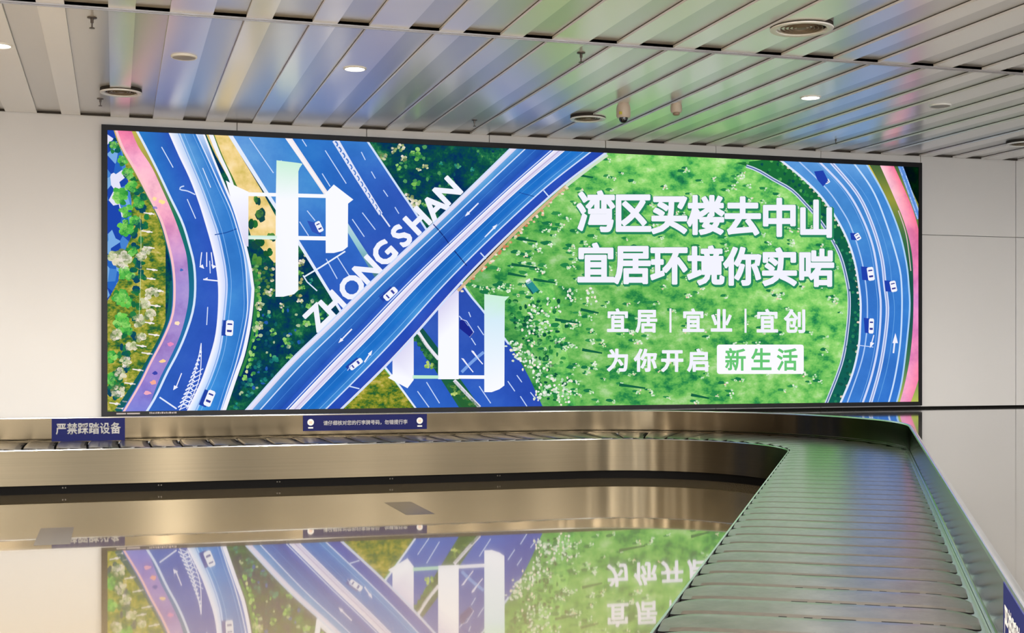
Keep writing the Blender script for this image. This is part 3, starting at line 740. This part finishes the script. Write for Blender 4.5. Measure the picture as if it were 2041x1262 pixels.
# --- right ring road
ringp = [(1466,325),(1487,331),(1510.6,340),(1542.7,359),(1577,378.5),(1602.6,404),(1632.6,438.4),(1654,470.5),(1675.4,513),(1688,562),(1692,593),(1690.7,637.7),(1681.8,704),(1668.5,748.6),(1644,810)]
ro_L = [(1556,320),(1594,350.6),(1626,380.6),(1645.4,404),(1671,442.7),(1692.5,487.6),(1705,530),(1711.5,570),(1715,604),(1714,648.7),(1710.7,693),(1697.4,748.6),(1671,812)]
ro_R = [(1722,320),(1761,387),(1791,460),(1806,524),(1811,572),(1812.7,615.5),(1807,682),(1797,759.7),(1784,812)]
ln1 = [(1590,320),(1645,374),(1677.5,419),(1696.8,455.5),(1716,515),(1725.5,570),(1728.4,615.5),(1726,671),(1715,726.4),(1685,812)]
ln2 = [(1630,320),(1681.8,374),(1714,425.5),(1739.5,492),(1751.5,570),(1755,615.5),(1750.6,682),(1737,748.6),(1716,812)]
ln3 = [(1653,320),(1707.5,385),(1737.4,447),(1756.7,513),(1763.5,570),(1768.4,615.5),(1764,671),(1752.8,737.5),(1732,812)]
ln4 = [(1697,320),(1739.5,380.6),(1769.5,455.5),(1791,528),(1796.5,570),(1797,626.6),(1792.8,693),(1781.7,759.7),(1768,812)]
piL = [(1750,322),(1778,385),(1801.6,442.7),(1816.6,502.6),(1820,570),(1819,648.7),(1812.7,715),(1801.6,770.8),(1790,812)]
piR = [(1777,322),(1803.7,380.6),(1823,430),(1836,490),(1842,570),(1842,648),(1838,715),(1829.4,759.7),(1811,812)]
art.band(ringp, [(1548,316)]+ro_L, [(30,110,56),(26,104,60),(20,96,70),(14,84,80),(18,92,84),(20,98,84)], 'plain')
art.layer()
for k in range(150):
    t = rng.random(); i = int(t*47); p = resample(ringp, 48)[i]; q = resample(ro_L, 48)[i]; f = rng.uniform(.15, 1)
    art.blob(p[0]+(q[0]-p[0])*f, p[1]+(q[1]-p[1])*f, 4, 4, rng.choice(((40,130,64),(16,84,64),(90,170,90),(12,76,76)) if t < .4 else ((16,92,80),(12,76,76),(40,130,90),(20,80,70))), rng, 7)
for k in range(60):
    i = rng.randrange(46); q = resample(ro_L, 48)[i]; art.blob(q[0]-rng.uniform(0,5), q[1], 3, 3, rng.choice(((216,196,170),(190,190,160),(232,214,206))), rng, 6)
art.line(ringp[1:], 6.5, (206,216,240)); art.layer(); art.line(ringp[1:], 2.6, (84,110,160))
art.band([(x-1, y) for x, y in ro_R], [(x+22, y) for x, y in piR], [(60,96,60),(150,150,60),(60,110,70),(24,80,70),(30,84,80),(70,120,80),(200,200,90)])
art.layer()
art.poly([(1790,320),(1845,320),(1845,440)], (40,90,66), 'forest'); 
art.layer()
art.line([(1793,328),(1812,380),(1832,436)], 10, (90,140,214)); art.line([(1790,328),(1809,380),(1829,436)], 2, (190,210,244)); art.line([(1797,328),(1816,380),(1836,436)], 2, (190,210,244))
art.line([(1727,325),(1752,370),(1776,420)], 6, (206,186,70), w2=3)
art.band(piL, piR, [((250,196,214),(240,110,150)),((250,200,214),(240,120,150)),((244,150,186),(236,110,150)),((236,130,180),(236,110,170)),((224,140,204),(220,140,206)),((236,130,190),(240,150,190)),((244,160,200),(236,120,160)),((244,170,206),(240,140,180))], 'pink')
art.layer()
art.line([(1790,420),(1806,470),(1815,540)], 2, (210,190,190))
art.band(ro_L, ro_R, [((84,146,214),(110,166,224)),((80,146,214),(60,130,206)),((70,140,210),(70,136,210)),((60,120,202),(60,128,208)),((56,116,204),(54,124,206)),((60,120,204),(52,116,202)),((64,130,212),(48,112,204))], 'road')
art.layer()
for l_, wd, c in ((ro_L,4,(220,230,250)),(ln1,2.6,(170,200,244)),(ln2,4,(206,216,248)),(ln3,7,(206,220,250)),(ln4,3.2,(196,220,250)),(ro_R,3.2,(170,206,246))): art.line(l_, wd, c)
art.layer(); art.line(ln3, 1.4, (120,130,190)); art.line([(x-6, y) for x, y in ln2], 1.2, (120,170,230)); art.line([(x+14, y) for x, y in ln3], 1.2, (100,160,224))
for x, y, ln_, wd, an in ((1735,546,27,13,82),(1709,472,14,10,60),(1780,571,22,12,78),(1736,650,30,10,92),(1648,362,8,10,60)):
    art.poly([(x-wd*1.5, y-ln_*.55),(x-wd*.3, y-ln_*.5),(x-wd*.2, y+ln_*.5),(x-wd*1.3, y+ln_*.45)], (32,64,170)); car_shape(x, y, ln_, wd, math.radians(an), shadow=False)
art.poly([(1622,342),(1640,340),(1650,360),(1640,372),(1628,358)], (34,64,170))
art.line([(1780,704),(1784,668)], 3, WHITE, 3); art.poly([(1778,684),(1784,664),(1789,684)], WHITE)
art.line([(1735,690),(1741,668)], 2, WHITE, 3); art.poly([(1733,694),(1734,682),(1742,684)], WHITE); art.line([(1708,688),(1740,692)], 1.6, (200,216,248), 3)
# --- the bridge
art.lay = bridge_layer
bl = resample(BL, 60); br = resample(BR, 60)
DIV = [(0.0,.065,(238,234,246),(214,210,238)),(.065,.15,(96,156,216),(60,134,206)),(.15,.36,(48,112,196),(36,80,176)),(.36,.45,(40,84,186),(48,96,196)),(.45,.555,(236,232,246),(206,204,236)),(.555,.70,(36,110,196),(30,112,200)),(.70,.84,(34,110,200),(72,146,216)),(.84,.975,(38,80,186),(44,74,180)),(.975,1.0,(240,232,236),(238,226,226))]
art.line([(1128,371),(1031,459),(958,533),(912,580)], 6, (206,176,140), 20); art.line([(1210,309),(1170,338),(1128,371)], 6, (206,222,200), 8)
for k in range(60):
    f = rng.random(); art.blob(1128-216*f+rng.uniform(0,6), 372+209*f+rng.uniform(-2,5), 4, 3, rng.choice(((200,130,90),(226,190,150),(150,170,90),(236,220,200))), rng, 6)
art.layer()
for t0, t1, c0, c1 in DIV:
    art.band(mixl(bl, br, t0), mixl(bl, br, t1), [(c0, c1), (c0, c1)], 'road' if c0[0] < 150 else 'plain', 60)
art.layer()
for t_, wd in ((.15,2.4),(.42,2.2),(.83,2.6),(.0,3),(.995,3.5)): art.line(mixl(bl, br, t_), wd, (206,220,250), 60)
for t_, wd, c in ((.45,1.6,(250,250,255)),(.505,2.2,(190,180,216)),(.555,1.6,(246,246,255)),(.26,1,(70,130,210)),(.63,1,(70,140,216)),(.76,1.2,(120,180,234))): art.line(mixl(bl, br, t_), wd, c, 60)
# joints across the deck
art.line([(862,446),(880,466),(896,488)], 2, (20,46,120), 4); art.line([(905,500),(930,530)], 2, (20,46,120), 4); art.line([(1034,384),(1064,392)], 1.6, (30,80,160), 4)
for p, q in (((1083,380),(1093,392)),((957,504),(968,516)),((696,770),(716,775))): art.line([p, q], 2.4, (206,224,250), 3)
def arrow(p, q, hw):
    dx, dy = q[0]-p[0], q[1]-p[1]; d = math.hypot(dx, dy); ux, uy = dx/d, dy/d
    art.line([p, (q[0]-ux*6, q[1]-uy*6)], 2.6, WHITE, 3)
    art.poly([(q[0]-ux*11-uy*hw, q[1]-uy*11+ux*hw), q, (q[0]-ux*11+uy*hw, q[1]-uy*11-ux*hw)], WHITE)
arrow((953,405), (926,432), 3.5); arrow((966,473), (991,447), 3.5); arrow((701,656), (674,684), 3.5); arrow((726,722), (742,698), 3.5)
car_shape(778, 586, 31, 14, math.radians(-43), glass=(60,70,160)); car_shape(709, 726, 30, 11, math.radians(-38), glass=(60,70,160))
art.layer()
art.line([(692,739),(700,728)], 2, (170,190,236), 3)
panel = child_at(art.build('display_panel'))
panel['label'] = 'lit picture of blue highways through green woods and meadow'

# --- lettering of the picture, pieces of the panel
def letter_part(a_, name, label):
    o = a_.build(name); o.parent = panel; o['label'] = label; return o
t = Art(); t.lay = title_layer
WH = (246,247,255); MINT = (202,238,216); LIL = (216,212,240)
t.poly([(551,319.7),(594,325),(603,326.5),(597,335),(594.5,342),(594.5,400),(549.5,400)], [MINT,MINT,MINT,MINT,(214,240,226),WH,WH])
t.poly([(549.5,400),(594.5,400),(594.5,578.5),(586,586.5),(565,591.5),(549,591.7)], [WH,WH,(244,246,255),(244,246,255),(240,242,252),(240,242,252)])
t.poly([(493,383.5),(552,385),(552,392),(493,391)], WH); t.poly([(593,386),(652,387.6),(652,395),(593,393.5)], WH)
t.poly([(493.6,469.5),(552,470),(552,477.5),(493.6,477)], [(196,232,214)]*2+[(230,244,240)]*2); t.poly([(593,470.5),(652,471.5),(652,479.5),(593,478.5)], WH)
t.poly([(450,360),(470,371),(495,382.5),(495,492),(489,490),(480,462),(469,424),(458,388)], [WH,WH,WH,LIL,LIL,(222,220,244),WH,WH])
t.poly([(649,385),(665,368),(704,398),(693.6,406),(693,492),(683,500),(665,504.5),(649,504.5)], WH)
t.poly([(782,706.4),(824.3,664),(824.3,757.4),(812,774),(773,753),(782,746)], [LIL,LIL,WH,WH,WH,WH])
t.poly([(873,615.5),(914,573),(914,640),(873,680)], [LIL,LIL,WH,WH]); t.poly([(873,680),(914,640),(914,756),(873,756)], WH)
t.poly([(965,586),(1004,591),(1015,591),(1009.5,596.6),(1006,600),(1005.5,640),(965,640)], [MINT]*5+[(212,234,246)]*2)
t.poly([(965,640),(1005.5,640),(1005,768.5),(995,776),(979.6,781.8),(965,781.8)], [(212,234,246)]*2+[WH]*4)
t.poly([(822,748),(876,748.5),(876,755),(822,755)], (186,232,206)); t.poly([(912,748),(967,748.3),(967,755.4),(912,755)], WH)
letter_part(t, 'title_lettering', 'giant white characters woven under the bridge')
t = Art(); t.lay = title_layer+2
ROT = math.atan2(206, 216)
for ch, x, y in (('Z',632,633),('H',663,607),('O',701,573),('N',732,538),('G',765,505),('S',800,470),('H',832,440),('A',865,412),('N',892,381)):
    t.text(ch, x, y, 62, 62, (238,240,252), 0.036, ROT, True)
letter_part(t, 'latin_lettering', 'slanting white capitals along the bridge')
SH = (40,134,92)
t = Art(); t.lay = bridge_layer+6
for i, ch in enumerate('湾区买楼去中山'):
    f = i/6; t.text(ch, 1188.5+438.5*f, 423.5+14*f, 77-3*f, 83-5*f, SH, 0.070)
for i, ch in enumerate('宜居环境你实啱'):
    f = i/6; t.text(ch, 1188.5+438.5*f, 526.5+9*f, 77-3*f, 82-5*f, SH, 0.070)
t.lay = bridge_layer+8
for i, ch in enumerate('湾区买楼去中山'):
    f = i/6; t.text(ch, 1187+438.5*f, 421.5+14*f, 77-3*f, 83-5*f, (240,240,252), 0.036)
for i, ch in enumerate('宜居环境你实啱'):
    f = i/6; t.text(ch, 1187+438.5*f, 524.5+9*f, 77-3*f, 82-5*f, (240,240,252), 0.036)
letter_part(t, 'headline_lettering', 'two rows of large white characters on the meadow')
t = Art(); t.lay = bridge_layer+8
for ch, x, y in (('宜',1230.5,639),('居',1288,639),('宜',1381,639),('业',1437,639.5),('宜',1528.5,640),('创',1584,640)):
    t.text(ch, x, y, 45, 49, (240,240,252), 0.032)
for x, y in ((1335.5,639),(1485,639.5)): t.line([(x, y-24), (x, y+24)], 4, (240,240,252), 3)
for ch, x, y in (('为',1231,718),('你',1286,718),('开',1339,718),('启',1391.5,718)): t.text(ch, x, y, 46, 47, (240,240,252), 0.034)
letter_part(t, 'tagline_lettering', 'two rows of smaller white characters')
t = Art(); t.lay = bridge_layer+8
def rrect(x0, y0, x1, y1, r):
    o = []
    for cx_, cy_, a0 in ((x1-r, y0+r, -90), (x1-r, y1-r, 0), (x0+r, y1-r, 90), (x0+r, y0+r, 180)):
        for k in range(5): a_ = math.radians(a0+k*22.5); o.append((cx_+r*math.cos(a_), cy_+r*math.sin(a_)))
    return o
t.poly(rrect(1428, 687, 1601, 745.5, 5), (248,248,254)); t.layer()
for ch, x in (('新',1465),('生',1516.5),('活',1568)): t.text(ch, x, 716.5, 43, 47, (104,196,116), 0.022)
letter_part(t, 'green_lettering', 'white box with green characters')

# ---------------------------------------------------------------- signs on the carousel guard
def sign(s0, length, z0, z1, text, label, emblems=False, tz=0.0, tw=1.0, rad=RG-0.008):
    """a thin navy board against the guard; local x runs along the belt"""
    p0 = Vector(P(s0, rad, 0)); p1 = Vector(P(s0+length, rad, 0)); d = (p1-p0).normalized()
    o = thing('warning_sign', (p0.x, p0.y, z0), label, 'sign')
    o.rotation_euler = (0, 0, math.atan2(d.y, d.x))
    H = z1-z0
    b = MB(); b.box((0, 0, 0), (length, 0.006, H)); b.build('board', M_SIGN, o)
    vs, fs = glyphs(text, 0.022)
    x0 = min(v[0] for v in vs); x1 = max(v[0] for v in vs)
    mx = 0.16*length if emblems else 0.055*length
    k = (length-2*mx)*tw/(x1-x0); kz = k*1.15 if not emblems else k*1.05
    b = MB()
    for t_ in fs: b.face([(mx+(vs[i][0]-x0)*k, -0.001, H/2+tz+(vs[i][1]-0.385)*kz) for i in t_])
    b.build('lettering', M_SIGNTXT, o)['label'] = 'white characters'
    if emblems:
        for xx in (0.06*length, 0.94*length):
            b = MB(); zc_ = H*0.56
            ring_ = [(xx+0.034*math.cos(a_*math.pi/12), -0.001, zc_+0.034*math.sin(a_*math.pi/12)) for a_ in range(24)]
            b.face(ring_, 0)
            b.face([(xx-0.016, -0.0016, zc_-0.016), (xx+0.016, -0.0016, zc_-0.016), (xx+0.016, -0.0016, zc_+0.012), (xx-0.016, -0.0016, zc_+0.012)], 1)
            b.face([(xx-0.026, -0.001, H*0.16), (xx+0.026, -0.001, H*0.16), (xx+0.026, -0.001, H*0.25), (xx-0.026, -0.001, H*0.25)], 0)
            b.build('emblem', [M_SIGNTXT, M_SIGNPINK], o)['label'] = 'round pale emblem'
    return o
yS = CYC+RG-0.008
xa, xb = on_y(103, 850, yS).x, on_y(249, 850, yS).x
sign(xa-CXC, xb-xa, on_y(170, 879, yS).z, on_y(170, 834, yS).z, '严禁踩踏设备', 'navy sign of six large white characters left of the screen', tz=0.012)
xa, xb = on_y(604, 840, yS).x, on_y(851, 840, yS).x
sign(xa-CXC, xb-xa, on_y(720, 857.5, yS).z, on_y(720, 827, yS).z, '请仔细核对您的行李牌号码，勿错提行李', 'long navy sign with small white text and two emblems below the screen', True)
ss_ = L1
best = min((abs((lambda q: CX+F*((q[0]*CT-q[1]*ST)/(q[0]*ST+q[1]*CT)))(P(L1+u*0.02, RG, 0))-2005), L1+u*0.02) for u in range(0, 600) if (P(L1+u*0.02, RG, 0)[0]*ST+P(L1+u*0.02, RG, 0)[1]*CT) > 1.5)
sign(best[1], 0.68, 0.425, 0.645, '严禁踩踏设备', 'navy sign cut by the lower right corner of the picture, on the near guard', tz=0.005)

# ---------------------------------------------------------------- things on the ceiling
def downlight(x, y, label):
    o = thing('downlight', (x, y, CEIL), label, 'ceiling light', 'recessed downlights')
    b = MB(); b.lathe([(0.098, 0.0), (0.098, -0.006), (0.084, -0.010), (0.080, -0.004)], 36); b.build('trim_ring', M_VENT, o, True)
    b = MB(); b.face([(0.081*math.cos(k*math.pi/18), 0.081*math.sin(k*math.pi/18), -0.005) for k in range(36)]); b.build('lens', M_LAMP, o)['label'] = 'glowing lens'
    l = bpy.data.lights.new('lamp', 'SPOT'); l.energy = 160; l.spot_size = math.radians(150); l.spot_blend = 0.9; l.shadow_soft_size = 0.07; l.color = (1, 0.92, 0.8)
    lo = bpy.data.objects.new('lamp', l); C.objects.link(lo); lo.parent = o; lo.location = (0, 0, -0.03)
downlight(-0.86, 10.98, 'lit recessed downlight at the left edge of the picture')
downlight(1.925, 11.03, 'lit recessed downlight above the left half of the screen')
downlight(6.22, 11.06, 'lit recessed downlight near the two ceiling domes, to their right')
def speaker(x, y, label):
    o = thing('ceiling_speaker', (x, y, CEIL), label, 'speaker', 'unlit round ceiling discs')
    b = MB(); b.lathe([(0.104, 0.0), (0.104, -0.010), (0.094, -0.014), (0.090, -0.010)], 36); b.build('ring', M_VENT, o, True)
    b = MB(); b.lathe([(0.091, -0.010), (0.06, -0.016), (0.0, -0.018)], 36); b.build('grille', M_SPK, o, True)
speaker(0.53, 10.98, 'round grey unlit disc in the ceiling above the left corner of the screen')
speaker(7.62, 11.06, 'round grey unlit disc in the ceiling at far right')
def vent(x, y, r, label):
    o = thing('ceiling_vent', (x, y, CEIL), label, 'air vent', 'round ceiling diffusers')
    b = MB(); b.lathe([(r*0.99, 0.034), (r*1.0, -0.008)], 48); b.build('collar', M_VENTD, o, True)['label'] = 'dark collar'
    b = MB(); b.lathe([(r*1.01, -0.008), (r, -0.018), (r*0.92, -0.022), (r*0.80, -0.016), (r*0.78, -0.004), (r*0.78, 0.10)], 48); b.build('outer_ring', M_VENT, o, True)
    b = MB(); b.lathe([(r*0.775, 0.0), (r*0.775, 0.11), (0, 0.11)], 40); b.build('throat', M_VENTD, o)['label'] = 'dark throat'
    for q in (0.66, 0.53, 0.40, 0.27):
        b = MB(); b.lathe([(r*(q-0.07), 0.06), (r*q, -0.010), (r*(q+0.02), -0.012), (r*(q-0.05), 0.06)], 40); b.build('louvre_ring', M_VENTB, o, True)
    b = MB(); b.lathe([(r*0.10, 0.06), (r*0.16, -0.008), (0, -0.012)], 32); b.build('centre_cone', M_VENTB, o, True)
vent(4.82, 8.70, 0.228, 'large round slotted air vent nearest the camera at upper right')
vent(0.05, 12.62, 0.185, 'round air vent above the left end of the screen')
vent(4.60, 12.68, 0.180, 'round air vent beside the dome camera')
vent(9.90, 12.78, 0.19, 'round air vent cut by the right edge of the picture')
def dome(x, y, label):
    o = thing('dome_camera', (x, y, CEIL), label, 'security camera')
    b = MB(); b.lathe([(0.05, 0.0), (0.062, -0.02), (0.068, -0.05), (0.068, -0.12), (0.06, -0.138), (0.0, -0.138)], 32); b.build('housing', M_DOME, o, True)
    b = MB(); b.lathe([(0.042, -0.13), (0.042, -0.152)]+[(0.040*math.cos(a_*math.pi/16), -0.152-0.036*math.sin(a_*math.pi/16)) for a_ in range(1, 9)], 28); b.build('lens_dome', M_BALL, o, True)['label'] = 'black glass dome'
    b = MB(); b.box((-0.066, -0.05, -0.115), (-0.036, -0.058, -0.088)); b.build('sticker', M_YEL, o)['label'] = 'yellow-green sticker'
dome(4.66, 11.85, 'white ceiling camera with a black glass dome underneath')
o = thing('smoke_detector', (5.15, 11.72, CEIL), 'small brownish round detector hanging from the ceiling right of the dome camera', 'smoke detector')
b = MB(); b.lathe([(0.05, 0.0), (0.056, -0.025), (0.056, -0.065), (0.048, -0.085), (0.034, -0.09)], 28); b.build('housing', M_DOME, o, True)
b = MB(); b.lathe([(0.034, -0.088), (0.032, -0.105), (0.02, -0.112), (0, -0.112)], 24); b.build('sensor', simple('brown_sensor_cap', (150, 128, 108), 0.5), o, True)
def sprinkler(x, y, k, label):
    z = CEIL+RH if any(e0 < x < e1 for e0, e1 in edges) else CEIL
    o = thing('sprinkler', (x, y, z), label, 'sprinkler', 'ceiling sprinklers')
    b = MB(); b.lathe([(0.034*k, 0.0), (0.034*k, -0.006), (0.024*k, -0.010), (0, -0.010)], 24); b.build('escutcheon', M_SPRK, o, True)
    b = MB(); b.lathe([(0.011*k, -0.008), (0.011*k, -0.040*k), (0.006*k, -0.042*k), (0.006*k, -0.075*k)], 12); b.build('stem', M_SPRK, o, True)
    b = MB(); b.lathe([(0.0, -0.072*k), (0.018*k, -0.074*k), (0.020*k, -0.080*k), (0, -0.082*k)], 16); b.build('deflector', M_SPRK, o, True)
sprinkler(-0.16, 9.98, 1.0, 'sprinkler nearest the camera at upper left')
sprinkler(-0.136, 13.15, 0.9, 'sprinkler above the top left corner of the screen')
sprinkler(3.58, 10.03, 1.0, 'sprinkler in the middle of the ceiling, left of the dome camera')
sprinkler(3.56, 13.25, 0.85, 'sprinkler close to the wall above the middle of the screen')
sprinkler(7.74, 13.2, 0.85, 'sprinkler close to the wall above the right part of the screen')

# ---------------------------------------------------------------- dark strips set in the floor
for xa, ya, label in ((-0.528, 9.45, 'dark grey strip set in the floor at left, cut by a tile joint'), (2.225, 10.37, 'dark grey strip set in the floor before the middle of the carousel')):
    b = MB(); b.box((xa, ya, -0.02), (xa+0.234, ya+0.915, 0.0008)); tag(b.build('floor_inlay', M_INLAY), label, 'floor inlay', 'dark floor strips')
